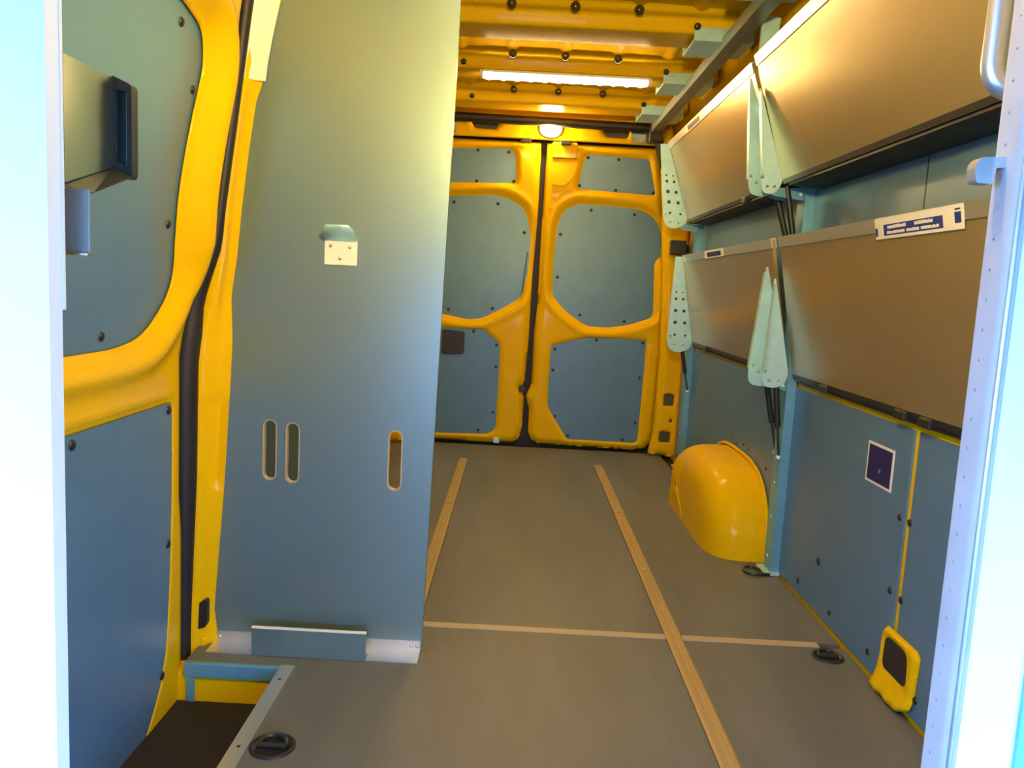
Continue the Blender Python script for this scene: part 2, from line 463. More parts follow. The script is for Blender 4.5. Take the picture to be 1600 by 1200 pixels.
def rear_door(name, label, outer, top, mid, low, buttons):
    d = thing(name, label, 'door', (sum(p[0] for p in outer) / len(outer), YD, 0.02), kind='structure')
    H = [top, mid, low]
    def dm(V, dh, do):
        y = np.full(len(V), YD - .012)
        y += .016 * (1 - sstep(dh[0], .030)) + .030 * (1 - sstep(dh[1], .045)) + .008 * (1 - sstep(dh[2], .020))
        y += .028 * (1 - sstep(do, .035))
        y -= .006 * np.exp(-((dh[1] - .055) / .015) ** 2)
        return np.stack([V[:, 0], y, V[:, 1]], 1)
    solidify(new('door_frame', relief(outer, H, .013, dm), YEL, d, smooth=True, ang=70), .004, 1)
    for h, dp in ((top, .004), (mid, .016), (low, -.004)):
        c = np.mean(h, 0); big = [tuple(c + (np.array(p) - c) * (1 + .012 / (np.hypot(*(np.array(p) - c)) + 1e-6))) for p in h]
        new('lining_panel', plate(B(), big, 'y', YD + dp, YD + dp + .01), LIN, d)
    for b in buttons:
        z = b[1]; dp = .004 if z > 1.5 else (.016 if z > .72 else -.004)
        button('fastener', (b[0], YD + dp, z), (0, -1, 0), d, .0095, .006)
    return d

R_top = rounded([(.252, 1.735), (.619, 1.725), (.672, 1.522), (.213, 1.538)], [.03, .02, .03, .03])
R_mid = rounded([(.110, 1.20), (.118, 1.320), (.150, 1.410), (.225, 1.447), (.45, 1.444), (.605, 1.430), (.678, 1.385), (.712, 1.290), (.716, 1.175), (.686, 1.140), (.694, .985), (.702, .822), (.565, .772), (.445, .750), (.319, .752), (.201, .825), (.112, .915), (.108, 1.05)], .03, 3)
R_low = rounded([(.114, .620), (.324, .682), (.677, .684), (.672, .323), (.664, .060), (.240, .062), (.113, .254), (.112, .40)], [.015, .05, .015, 0, .03, .012, .03, 0])
R_out = [(.025, 1.79), (.018, 1.234), (.020, .861), (.008, .671), (.009, .384), (-.020, .305), (.004, .228), (.006, .092), (.025, .045), (.060, .024), (.203, .019), (.637, .014), (.715, .026), (.745, .060), (.764, .133), (.777, .617), (.767, .995), (.718, 1.436), (.672, 1.79)]
RB = [(.265, 1.718), (.442, 1.716), (.655, 1.537), (.436, 1.542), (.225, 1.557), (.302, 1.422), (.557, 1.410), (.132, 1.274), (.128, 1.025), (.274, .810), (.541, .785), (.138, .602), (.381, .668), (.655, .664), (.134, .475), (.652, .457), (.162, .198), (.645, .181), (.246, .083), (.576, .076)]
d1 = rear_door('door_1', 'right rear door of the van, yellow with three grey panels', R_out, R_top, R_mid, R_low, RB)
# pressed triangles by the hinge side of the right leaf
for tri in ([(.090, 1.478), (.132, 1.532), (.196, 1.519), (.165, 1.468)], [(.052, 1.436), (.074, 1.503), (.116, 1.444), (.072, 1.405)]):
    pr = rounded(tri, .018)
    c = np.mean(pr, 0); inn = [tuple(c + (np.array(p) - c) * .84) for p in pr]
    new('pressed_bead', plate(B(), pr, 'y', YD - .0165, YD - .008, [inn]), YEL, d1, smooth=True)
bx('striker_lug', (.055, 4.722, 1.70), (.20, 4.738, 1.792), YEL, d1, .008)
new('hinge_cover', plate(B(), rounded([(.06, 1.55), (.06, 1.685), (.21, 1.685), (.185, 1.60), (.14, 1.55)], .012), 'y', YD - .021, YD - .012), YEL, d1, smooth=True)
L_top = rounded([(-.640, 1.728), (-.178, 1.746), (-.155, 1.700), (-.142, 1.552), (-.675, 1.532)], [.02, .035, .01, .03, .03])
L_mid = rounded([(-.60, 1.448), (-.256, 1.474), (-.173, 1.456), (-.100, 1.412), (-.064, 1.340), (-.050, 1.245), (-.058, 1.045), (-.077, .905), (-.168, .844), (-.260, .790), (-.308, .765), (-.391, .756), (-.517, .776), (-.70, .822), (-.70, 1.0), (-.714, 1.20), (-.68, 1.40)], .03, 3)
L_low = rounded([(-.677, .69), (-.293, .697), (-.191, .619), (-.187, .470), (-.192, .100), (-.235, .068), (-.664, .056), (-.672, .32)], [.015, .03, .03, 0, .03, .03, .03, 0])
L_out = [(-.010, 1.79), (-.006, 1.417), (-.020, 1.047), (-.020, .670), (-.030, .40), (-.050, .355), (-.030, .30), (-.030, .188), (-.032, .109), (-.050, .045), (-.085, .020), (-.195, .016), (-.66, .018), (-.73, .035), (-.764, .133), (-.777, .617), (-.767, .995), (-.718, 1.436), (-.672, 1.79)]
LB = [(-.373, 1.728), (-.195, 1.725), (-.157, 1.562), (-.372, 1.553), (-.500, 1.428), (-.243, 1.430), (-.081, 1.273), (-.245, .821), (-.505, .801), (-.350, .681), (-.209, .606), (-.207, .476), (-.211, .201), (-.295, .089)]
d2 = rear_door('door_2', 'left rear door of the van, yellow, partly behind the tall board', L_out, L_top, L_mid, L_low, LB)
new('door_handle', plate(B(), rounded([(-.535, .685), (-.40, .677), (-.40, .541), (-.535, .535)], .02), 'y', YD - .012, YD + .002), PLA, d2, smooth=True)['label'] = 'black recessed door handle'
new('pull_strap', plate(B(), rounded([(-.060, 1.16), (-.052, 1.16), (-.070, .93), (-.082, .90)], .004), 'y', YD - .016, YD + .012), PLA, d2)['label'] = 'slim black grip'
for x in (-.10, .13):
    bx('door_catch', (x - .03, 4.70, 1.775), (x + .03, 4.73, 1.80), PLA, re_, .004)
bx('latch_block', (-.062, 4.735, .335), (-.025, 4.75, .372), PLA, d2, .003)
bx('drain_patch', (-.20, 4.728, .018), (-.165, 4.74, .05), GAL, d2, .003)

# ================================================================ right wall lining
def lin(y0, y1, z0, z1):
    new('lining_panel', box(B(), (.868, y0, z0), (.8744, y1, z1), .0012), LIN, wr)
lin(YF + .04, 1.868, .012, .668); lin(1.893, 2.745, .012, .668); lin(2.752, 4.335, .012, .668); lin(4.345, 4.62, .012, .668)
lin(YF + .04, 1.971, .688, 1.70 - .34); lin(1.977, 2.800, .688, 1.36); lin(2.806, 4.335, .688, 1.36); lin(4.345, 4.62, .688, 1.36)
def upper_lin(y0, y1):
    bm = B(); plate(bm, [(.868, 1.364), (.790, 1.735), (.796, 1.735), (.874, 1.364)], 'y', y0, y1); new('lining_panel', bm, LIN, wr)
for y0, y1 in ((1.971, 1.977), (2.800, 2.806)): bx('seam_shade_fill', (.8682, y0, .688), (.8744, y1, 1.36), BLK, wr, 0)  # black fill stands in for shade in the panel seams
upper_lin(YF + .04, 1.971); upper_lin(1.977, 2.800); upper_lin(2.806, 4.335)
for (y, z, r) in ((2.38, .171, .013), (2.528, .053, .009), (2.263, .056, .009), (2.004, .059, .010), (1.924, .257, .010), (1.866, .255, .010), (1.918, .447, .010), (1.866, .448, .010), (1.752, .060, .010), (2.95, .33, .008), (2.84, .33, .006), (1.60, .30, .010)):
    button('fastener', (.868, y, z), (-1, 0, 0), wr, r, .005)
for y, z in ((3.42, .352), (3.36, .346), (3.26, .360), (3.20, .352)):
    button('rivet', (.868, y, z), (-1, 0, 0), wr, .006, .004)

# blue square sticker on the lining
st = thing('square_sticker', 'dark blue square sticker with white border on the right wall', 'sticker', (.868, 2.05, .49))
new('sticker_border', box(B(), (.8665, 1.975, .492), (.868, 2.125, .600), .0004), PAP, st)
new('sticker_print', box(B(), (.8658, 1.984, .499), (.8666, 2.116, .593), .0002), NAVY, st)
new('sticker_dot', plate(B(), circ((2.045, .532), .006, 12), 'x', .8655, .8659), UPR, st)

for y0, y1 in ((2.08, 3.30), (3.306, 4.60)):
    new('lining_panel', box(B(), (-.905, y0, .004), (-.893, y1, .78), .0015), LIN, wl_)
new('lining_panel', plate(B(), [(-.893, .79), (-.83, 1.02), (-.765, 1.57), (-.775, 1.57), (-.84, 1.02), (-.905, .79)], 'y', 2.08, 4.60), LIN, wl_)
# wheel arch cover
def arch_bm():
    nu, nv = 132, 26; rows = []
    for j in range(nv + 1):
        ph = (j / nv) * math.pi / 2
        dx = .213 * math.sin(ph) ** .55 + .0015; sc = math.cos(ph) ** .30 if j < nv else 0.0
        row = []
        for i in range(nu + 1):
            t = math.pi * i / nu
            cy, sz = math.cos(t), math.sin(t)
            hy = .46 * math.copysign(abs(cy) ** .62, cy); hz = .318 * abs(sz) ** .80
            y, z, x = 3.305 - hy * sc, hz * sc, .8665 - dx
            rr = math.hypot(hy * sc / .46, hz * sc / .335)
            if j > nv * .38 and rr > .15:                       # three upright grooves on the far half of the face
                for g in (3.46, 3.53, 3.60): x -= .010 * math.exp(-((y - g) / .010) ** 2) * min(1, max(0, (.25 - z) / .05))
            row.append((x, y, max(0.0, z)))
        rows.append(row)
    return loft(rows)
wa = new('wheel_arch_cover', arch_bm(), YEL, None, smooth=True, ang=60, at=(.78, 3.305, 0))
tag(wa, 'rounded yellow wheel arch cover on the floor against the right wall', 'wheel arch')
rim = B()
pth = [(.859, 3.305 - .468 * math.copysign(abs(math.cos(t)) ** .62, math.cos(t)), .325 * abs(math.sin(t)) ** .8 + .004) for t in np.linspace(0, math.pi, 30)]
tube(rim, pth, .007, 8); new('flange', rim, YEL, wa, smooth=True)

# yellow seat-belt style bracket with black cover
yb = thing('wall_bracket', 'yellow moulded bracket with black cover at foot of right wall', 'bracket', (.85, 1.84, 0))
pl = [(1.938, .006), (1.918, .160), (1.905, .172), (1.762, .172), (1.747, .160), (1.757, .030), (1.80, .008)]
def ybm(V, dh, do):
    x = .868 - .010 * sstep(do, .008) + .006 * (1 - sstep(dh[0], .012)) - .020 * np.clip((.060 - V[:, 1]) / .055, 0, 1) ** 1.2 * (1 + .16 * np.sin(V[:, 0] * 110))
    return np.stack([x, V[:, 0], V[:, 1]], 1)
hole = rounded([(1.902, .072), (1.897, .150), (1.795, .150), (1.786, .072)], .02)
solidify(new('bracket_body', relief(pl, [hole], .009, ybm), YEL, yb, smooth=True, ang=60), .003, 1)
new('cover', plate(B(), [tuple(np.mean(hole, 0) + (np.array(p) - np.mean(hole, 0)) * 1.04) for p in hole], 'x', .8575, .864), PLA, yb)['label'] = 'black rounded cover plate'

# ================================================================ shelf uprights, folding shelves, struts
def upright(y0, y1, label):
    t = thing('shelf_upright', label, 'upright', (.85, (y0 + y1) / 2, 0), 'steel shelf uprights on the right wall')
    sec = [(.836, y0), (.836, y1), (.868, y1), (.868, y1 - .004), (.840, y1 - .004), (.840, y0 + .004), (.868, y0 + .004), (.868, y0)]
    bm = B(); plate(bm, sec, 'z', 0.012, 1.35); new('channel', bm, UPR, t)
    tp = B(); plate(tp, [(.836, 1.35), (.765, 1.72), (.793, 1.72), (.866, 1.35)], 'y', y0, y0 + .004); plate(tp, [(.836, 1.35), (.765, 1.72), (.793, 1.72), (.866, 1.35)], 'y', y1 - .004, y1); new('channel_head', tp, UPR, t)
    bx('foot', (.812, y0 - .012, 0.0005), (.868, y1 + .012, .013), GAL, t, .002)
    for z in (.06, .20, .325): button('bolt', (.836, (y0 + y1) / 2, z), (-1, 0, 0), t, .006, .006, CHR)
    return t
upright(2.716, 2.786, 'blue grey steel upright between the near and far shelves')
upright(4.335, 4.405, 'blue grey steel upright at the far end beside rear doors')

def strut(y, a, b, label):
    t = thing('gas_strut', label, 'strut', (a[0], y, a[1]), 'black gas struts of the shelves')
    A, Bp = Vector((a[0], y, a[1])), Vector((b[0], y, b[1])); mid = A.lerp(Bp, .58)
    new('cylinder', tube(B(), [A, mid], .0105, 12), PLA, t, smooth=True)
    new('rod', tube(B(), [mid, Bp], .0042, 10), PLA, t, smooth=True)
    e = B(); dome(e, Bp, (-.9, 0, .2), .009, .010); new('ball_end', e, GAL, t, smooth=True)
strut(2.722, (.775, 1.335), (.832, 1.07), 'black gas strut under the near upper shelf by the upright')
strut(2.812, (.765, 1.335), (.850, 1.07), 'black gas strut under the far upper shelf, front end')
strut(2.722, (.800, .675), (.832, .42), 'black gas strut under the near lower shelf by the upright')
strut(2.812, (.795, .675), (.850, .42), 'black gas strut under the far lower shelf, front end')
strut(4.318, (.800, .675), (.850, .44), 'black gas strut under the far lower shelf, rear end')

UP_BR = [(.603, 1.735), (.646, 1.735), (.775, 1.352), (.757, 1.322), (.70, 1.302), (.660, 1.318), (.645, 1.360)]
LO_BR = [(.726, 1.160), (.764, 1.160), (.850, .712), (.838, .672), (.78, .650), (.732, .662), (.713, .715)]
def lerp2(a, b, t): return (a[0] + (b[0] - a[0]) * t, a[1] + (b[1] - a[1]) * t)

MID_UP = [(.652, 1.640), (.658, 1.640), (.757, 1.352), (.745, 1.322), (.728, 1.306), (.692, 1.308), (.684, 1.350)]
MID_LO = [(.758, 1.030), (.764, 1.030), (.835, .712), (.828, .680), (.80, .662), (.752, .664), (.744, .705)]
FAR_UP = [(.640, 1.690), (.646, 1.690), (.775, 1.352), (.757, 1.322), (.72, 1.304), (.672, 1.312), (.664, 1.350)]
FAR_LO = [(.752, 1.070), (.758, 1.070), (.850, .712), (.838, .672), (.78, .655), (.726, .662), (.720, .705)]

def bracket(parent, out, y, hinge_to, flange=0):
    b = rounded(out, [.004, .004, .02, .03, .04, .04, .03])
    holes = []
    L0, L1, R0, R1 = out[0], out[6], out[1], out[2]
    for t, r in ((.42, .005), (.50, .008), (.64, .010), (.78, .010), (.93, .007)):
        l, rr = lerp2(L0, L1, t), lerp2(R0, R1, t)
        for s in (() if flange else (.30, .74)):
            c = lerp2(l, rr, s); holes.append(circ(c, r if s < .5 else r * .9, 10))
    br = new('end_bracket', plate(B(), b, 'y', y - .0015, y + .0015, holes), GAL, parent)
    br['label'] = 'galvanised perforated end bracket' if not flange else 'galvanised end bracket with folded edges'
    if not flange: new('bracket_back', plate(B(), [tuple(np.mean(b, 0) + (np.array(p) - np.mean(b, 0)) * .93) for p in b], 'y', y + .010, y + .012), LOCKD, br)
    fl_ = B()                                                    # folded flange along the free edge
    dirn = 1 if flange >= 0 else -1
    if flange:
        p0, p1 = lerp2(L0, L1, .05), lerp2(L0, L1, .96)
        q = [(p0[0], p0[1]), (p1[0], p1[1]), (p1[0] + .003, p1[1]), (p0[0] + .003, p0[1])]
        plate(fl_, q, 'y', y, y + dirn * .022); new('bracket_flange', fl_, GAL, br)
        if flange > 0: R1 = lerp2(R0, R1, .8)
        p0, p1 = lerp2(R0, R1, .30), lerp2(R0, R1, .97)
        q = [(p0[0] - .010, p0[1]), (p1[0] - .010, p1[1]), (p1[0] - .006, p1[1]), (p0[0] - .006, p0[1])]
        f2 = B(); plate(f2, q, 'y', y, y - dirn * .022); new('bracket_flange', f2, GAL, br)
    for c in (lerp2(L1, R1, .3), lerp2(L1, R1, .62), lerp2(lerp2(L0, L1, .9), lerp2(R0, R1, .9), .12)):
        button('bolt', (c[0], y - .0015, c[1] - .02), (0, -1, 0), br, .006, .006, CHR)
    top = [(out[2][0] - .05, out[2][1] - .025), (hinge_to, out[2][1] - .022), (hinge_to, out[2][1] - .062), (out[2][0] - .03, out[2][1] - .05)]
    hp = new('hinge_arm', plate(B(), rounded(top, .008), 'y', y + .003, y + .008), UPR, br)
    button('hinge_bolt', (hinge_to - .012, y + .003, out[2][1] - .042), (0, -1, 0), br, .008, .007, GAL)

def shelf(y0, y1, out, label, brs, sticker=None, buffers=(), xoff=0.0):
    t = thing('folding_shelf', label, 'shelf', (out[2][0], (y0 + y1) / 2, out[2][1] - .03), 'folding shelves on the right wall, folded up')
    a, b = (out[2][0] - .002 + xoff, out[2][1] - .002), (out[1][0] - .002 + xoff * .7, out[1][1] + .004)
    d = Vector((b[0] - a[0], b[1] - a[1])).normalized(); n = Vector((d.y, -d.x))          # n points to the wall
    th = .012
    A, Bq = Vector(a), Vector(b)
    new('shelf_board', plate(B(), [tuple(A), tuple(Bq), tuple(Bq + n * th), tuple(A + n * th)], 'y', y0, y1), SHF, t)
    # aluminium edge profile on the front (now upper) edge
    P0 = Bq - d * .030
    ep = [tuple(P0 - n * .004), tuple(Bq + d * .004 - n * .004), tuple(Bq + d * .004 + n * (th + .003)), tuple(P0 + n * (th + .003)), tuple(P0 + n * th), tuple(Bq + n * th), tuple(Bq), tuple(P0)]
    e = new('edge_profile', plate(B(), ep, 'y', y0 - .002, y1 + .002), ALU, t)
    e['label'] = 'aluminium profile along the upper edge'
    # dark rubber strip at the hinge
    hs = [tuple(A - d * .012 - n * .002), tuple(A + d * .004 - n * .002), tuple(A + d * .004 + n * (th + .002)), tuple(A - d * .012 + n * (th + .002))]
    new('hinge_strip', plate(B(), hs, 'y', y0 + .01, y1 - .01), PLA, t)
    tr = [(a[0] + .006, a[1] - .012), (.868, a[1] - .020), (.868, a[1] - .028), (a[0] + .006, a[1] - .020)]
    new('shade_leaf', plate(B(), tr, 'y', y0 + .05, y1 - .05), BLK, t)  # black leaf stands in for the shade between shelf and wall
    for y in buffers:
        bx('rubber_buffer', (a[0] - .012, y - .026, a[1] - .022), (a[0] + .016, y + .026, a[1] + .002), PLA, t, .004)
    for y, f in brs: bracket(t, out if f == 0 else ({1: FAR_UP, -1: MID_UP} if out is UP_BR else {1: FAR_LO, -1: MID_LO})[f], y, .834, f)
    def mk(y, s, s2, zz0, zz1, m, lift, nm, parent):
        p0, p1 = Bq - d * zz1, Bq - d * zz0; o1, o2 = -n * (.0042 + lift), -n * (.0046 + lift)
        return new(nm, plate(B(), [tuple(p0 + o1), tuple(p1 + o1), tuple(p1 + o2), tuple(p0 + o2)], 'y', min(s, s2), max(s, s2)), m, parent)
    if sticker:
        ya, yb_ = sticker[0], sticker[1]                        # ya is the far end
        if sticker[2] == 'small':
            s = mk(0, ya, yb_, -.002, .031, PAP, 0, 'sticker', t); s['label'] = 'small white and blue sticker'
            mk(0, ya - .05, yb_ + .05, .006, .026, NAVY, .0006, 'sticker_print', s)
        else:
            s = mk(0, ya, yb_, -.003, .047, PAP, 0, 'sticker', t); s['label'] = 'white sticker with blue printed panels and small white lines'
            L = ya - yb_
            def at(u): return ya - L * u
            for u0, u1, z0, z1, m, lf in ((.005, .035, .020, .040, BLUE, .0006), (.115, .80, .014, .040, BLUE, .0006), (.915, .975, .012, .034, BLUE, .0006)):
                mk(0, at(u0), at(u1), z0, z1, m, lf, 'sticker_print', s)
            # two slim bracket silhouettes beside the blue panel
            for u0, u1 in ((.045, .105), (.82, .90)):
                mk(0, at(u0), at(u1), .010, .042, CRM, .0006, 'sticker_figure', s)
            # two lines of small illegible lettering, as word-shaped marks
            rnd = random.Random(5)
            ink = B()
            for z0, z1, spans in ((.017, .0245, ((.17, .40), (.50, .70))), (.030, .0365, ((.16, .38), (.405, .55), (.57, .76)))):
                for a0, a1 in spans:
                    u = a0
                    while u < a1:
                        w = rnd.uniform(.010, .018); q0 = z0 + rnd.choice((0, 0, .0012)); p0, p1 = Bq - d * z1, Bq - d * q0
                        o1, o2 = -n * .0054, -n * .0058
                        plate(ink, [tuple(p0 + o1), tuple(p1 + o1), tuple(p1 + o2), tuple(p0 + o2)], 'y', at(min(u + w, a1)), at(u)); u += w + .004
            new('sticker_lettering', ink, PAP, s)
            mk(0, at(.92), at(.97), .005, .008, NAVY, .0006, 'sticker_print', s)
    return t
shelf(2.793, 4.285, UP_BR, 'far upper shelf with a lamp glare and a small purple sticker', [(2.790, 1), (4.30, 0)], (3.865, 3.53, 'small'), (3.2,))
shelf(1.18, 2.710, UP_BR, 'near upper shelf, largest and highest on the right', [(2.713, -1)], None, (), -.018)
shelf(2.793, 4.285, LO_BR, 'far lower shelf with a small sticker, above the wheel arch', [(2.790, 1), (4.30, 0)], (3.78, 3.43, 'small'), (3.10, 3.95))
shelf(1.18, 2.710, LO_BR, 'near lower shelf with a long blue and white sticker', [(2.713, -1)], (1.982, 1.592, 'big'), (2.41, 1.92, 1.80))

# ================================================================ overhead rails with clamps
def rail(s, label):
    t = thing('overhead_rail', label, 'rail', (s * .62, 2.7, 1.84), 'overhead rails under the roof ribs')
    x0, x1 = sorted((s * .595, s * .648))
    sec = [(x0, 1.850), (x1, 1.850), (x1, 1.895), (x1 - .003, 1.895), (x1 - .003, 1.853), (x0 + .003, 1.853), (x0 + .003, 1.895), (x0, 1.895)]
    new('rail_bar', plate(B(), sec, 'y', .75, 4.60), STL, t)
    bx('end_plug', (x0 - .004, 4.60, 1.80), (x1 + .012, 4.66, 1.90), PLA, t, .005)
    for y in RIBS:
        xa, xb = sorted((s * .492, s * .71))
        c = B(); box(c, (xa, y - .10, 1.878), (xb, y + .10, 1.884), .001)
        box(c, (xa, y - .104, 1.878), (xb, y - .100, 1.925), .001); box(c, (xa, y + .100, 1.878), (xb, y + .104, 1.925), .001)
        cl = new('rail_clamp', c, GAL, t)
        box_ = B(); box(box_, (x0 - .01, y - .03, 1.885), (x1 + .01, y + .03, 1.900), .002); new('clamp_nut_plate', box_, GAL, cl)
rail(1, 'dark metal overhead rail with silver clamps above the shelves')
rail(-1, 'metal overhead rail with silver clamps, mostly behind the tall board')
sup = thing('rail_stay', 'short steel stay between overhead rail and upper shelf upright', 'stay', (.70, 2.76, 1.74))
new('stay_plate', plate(B(), rounded([(.655, 1.735), (.70, 1.73), (.72, 1.88), (.655, 1.885)], .006), 'y', 2.765, 2.769), GAL, sup)
new('stay_flange', plate(B(), [(.655, 1.74), (.658, 1.74), (.658, 1.885), (.655, 1.885)], 'y', 2.745, 2.768), GAL, sup)

# ================================================================ lamps
def led_bar(y, xc, label, L=.735):
    t = thing('led_light_bar', label, 'lamp', (xc, y, 1.862), 'warm light bars under the roof')
    x0, x1 = xc - L / 2, xc + L / 2
    bx('housing', (x0, y - .022, 1.893), (x1, y + .022, 1.9045), CRM, t, .003)
    df = B(); tube(df, [(x0, y, 1.884), (x0 + .012, y, 1.884), (x1 - .012, y, 1.884), (x1, y, 1.884)], [.012, .0165, .0165, .012], 14); new('diffuser', df, DIF, t, smooth=True)
    for i in range(12):
        x = x0 + L * (i + .5) / 12
        l = B(); plate(l, circ((x, y), .0105, 12), 'z', 1.8671, 1.8678); new('led', l, LEDM if y > 3 else LEDF, t)
    for x in (x0 - .006, x1 + .006): bx('end_cap', (x - .008, y - .018, 1.872), (x + .008, y + .018, 1.903), CRM, t, .003)
led_bar(3.70, .062, 'long glowing warm light bar on the roof rib, near the doors')
led_bar(1.33, .05, 'unseen light bar added on the roof near the cab')  # unseen bar, added as extra warm light at the front
fr_ = thing('round_lamp', 'unseen round lamp added on the bulkhead header near the cab', 'lamp', (0, .64, 1.50), 'round lamps on the headers')  # unseen lamp, added for the warm glow on the tall board
bm = B(); dome(bm, (0, .622, 1.518), (0, 1, .16), .070, .018, 24, 4); new('lamp_base', bm, CRM, fr_, smooth=True)
bm = B(); dome(bm, (0, .640, 1.52), (0, 1, .16), .054, .007, 24, 4); new('lamp_lens', bm, RNF, fr_, smooth=True)
rl = thing('round_lamp', 'small glowing round lamp on the header above the rear doors', 'lamp', (.04, 4.70, 1.84), 'round lamps on the headers')
bm = B(); dome(bm, (.04, 4.722, 1.860), (0, -1, -.05), .068, .020, 24, 4); bmesh.ops.scale(bm, vec=(1, 1, .75), verts=bm.verts[:], space=Matrix.Translation((-.04, -4.722, -1.860))); new('lamp_base', bm, CRM, rl, smooth=True)
bm = B(); dome(bm, (.04, 4.704, 1.859), (0, -1, -.05), .054, .030, 24, 6); bmesh.ops.scale(bm, vec=(1, 1, .75), verts=bm.verts[:], space=Matrix.Translation((-.04, -4.704, -1.859))); new('lamp_lens', bm, RND, rl, smooth=True)

# ================================================================ tall partition board
pb = thing('partition_board', 'tall grey board with three hand slots standing behind the sliding door', 'partition', (-.57, 2.0, 0))
left = [(-.846, .004), (-.857, .090), (-.850, .20), (-.832, .45), (-.824, .62), (-.817, .79), (-.824, .95), (-.818, 1.10), (-.802, 1.22), (-.786, 1.31), (-.748, 1.42), (-.728, 1.52), (-.706, 1.62), (-.672, 1.80)]
outl = left + [(-.265, 1.80), (-.300, .004)]
sl_ = [slot((-.704, .516), .036, .158), slot((-.646, .511), .036, .158), slot((-.386, .505), .037, .158)]
new('board', plate(B(), outl, 'y', 1.985, 2.003, sl_), PAR, pb)
for c, w in (((-.704, .516), .036), ((-.646, .511), .036), ((-.386, .505), .037)):
    new('slot_edge', plate(B(), slot(c, w - .0004, .1576), 'y', 1.9855, 2.0028, [slot(c, w - .006, .152)]), SEAM, pb)['label'] = 'pale bare wood edge of a hand slot'
# hook bracket: plate bolted to the board and a bent tongue above it
hk = new('hook_plate', box(B(), (-.576, 1.981, .988), (-.496, 1.985, 1.048), .001), CRM, pb)
hk['label'] = 'pale metal plate with three bolts'
for p in ((-.561, 1.034), (-.514, 1.032), (-.537, 1.004)): button('bolt', (p[0], 1.981, p[1]), (0, -1, 0), hk, .005, .004, CHR)
tg = B()
rows = []
for t in np.linspace(0, 1, 8):
    y = 1.984 - .052 * t ** .8; z = 1.046 + .026 * t + .010 * t * t
    w0, w1 = -.574 - .000 * t, -.498
    k = .012 * max(0, (t - .6) / .4) ** 2
    rows.append([(w0 + k, y, z), ((w0 + w1) / 2, y, z), (w1 - k, y, z)])
tgm = loft(rows); o = solidify(new('hook_tongue', tgm, GAL, hk, smooth=True), .003, 0); o['label'] = 'bent steel tongue'
# aluminium foot angle and the holder plate in front of it
fa = new('foot_angle', plate(B(), [(1.985, .004), (1.985, .030), (1.982, .030), (1.982, .0035), (1.918, .0035), (1.918, .0005), (1.985, .0005)], 'x', -.838, -.303), ALU, pb)
fa['label'] = 'bright aluminium angle along the foot'
for x in (-.825, -.325, -.31): button('screw', (x, 1.982, .016), (0, -1, 0), fa, .005, .004, ALU)
hp_ = new('holder_plate', plate(B(), [(1.914, .0038), (1.945, .0038), (1.945, .006), (1.918, .006), (1.918, .074), (1.914, .074)], 'x', -.720, -.432), PAR, pb)
hp_['label'] = 'raised blue grey holder plate on the foot'
bx('holder_edge', (-.720, 1.9125, .0735), (-.432, 1.9195, .0785), WHI, hp_, .0005)
# aluminium angle joining the board to the pillar at the top
ja = B(); rows_ = []
for z, xa in ((1.412, -.768), (1.45, -.764), (1.52, -.752), (1.60, -.736), (1.80, -.692)):
    rows_.append([(xa - .004, 1.938, z), (xa + .010, 1.956, z), (xa + .022, 1.972, z), (xa + .044, 1.974, z)])
jo = solidify(new('joining_angle', loft(rows_), CRM, pb), .003, 0); jo['label'] = 'white angle joining board to the pillar'
for x, z in ((-.736, 1.435), (-.722, 1.51), (-.708, 1.575)): button('rivet', (x, 1.975, z), (0, -1, 0), jo, .005, .003, CHR)

# ================================================================ left side: pillar, seal, sliding door
RZ = [-.14, .016, .136, .254, .404, .679, .790, .869, .963, 1.040, 1.146, 1.296, 1.443, 1.587, 1.95]
RX = [-.888, -.888, -.885, -.881, -.878, -.876, -.875, -.860, -.834, -.819, -.809, -.791, -.770, -.754, -.70]
GZ = [-.14, .012, .133, .252, .402, .679, .806, .870, .995, 1.102, 1.254, 1.402, 1.591, 1.95]
GX = [-.880, -.876, -.870, -.865, -.861, -.860, -.852, -.829, -.812, -.803, -.786, -.765, -.745, -.69]
PZ = [p[1] for p in left]; PX = [p[0] for p in left]
rows = []
for z in np.linspace(-.12, 1.95, 100):
    a, g = np.interp(z, RZ, RX), np.interp(z, GZ, GX)
    p = np.interp(z, PZ, PX) if z > 0.004 else -.846
    a -= .012; p = max(p, g + .004)
    rec = .012 * (1 if .42 < z < .645 else 0)
    rows.append([(a - .03, 1.975, z), (a, 1.950, z), (a + .55 * (g - a), 1.944, z), (g, 1.950, z), (g + .35 * (p - g), 1.962 + rec, z), (g + .85 * (p - g), 1.976 + rec, z), (p + .012, 1.984, z), (p + .03, 2.03, z)])
pil = new('body_pillar', loft(rows), YEL, wl_, smooth=True, ang=50)
solidify(pil, .004, -1)
new('pillar_plug', plate(B(), rounded([(-.885, .040), (-.885, .105), (-.846, .130), (-.846, .055)], .012), 'y', 1.950, 1.966), PLA, wl_, smooth=True)['label'] = 'black plug in the pillar'
# crumpled yellow skirt at the pillar's foot
rows = [[(-.915 + .07 * u, 1.95 + .02 * u + .012 * math.sin(u * 14), z * (1 - .3 * u) - .03) for u in np.linspace(0, 1, 12)] for z in (0, .02, .05, .07)]
solidify(new('pillar_skirt', loft(rows), YEL, wl_, smooth=True), .004, 0)
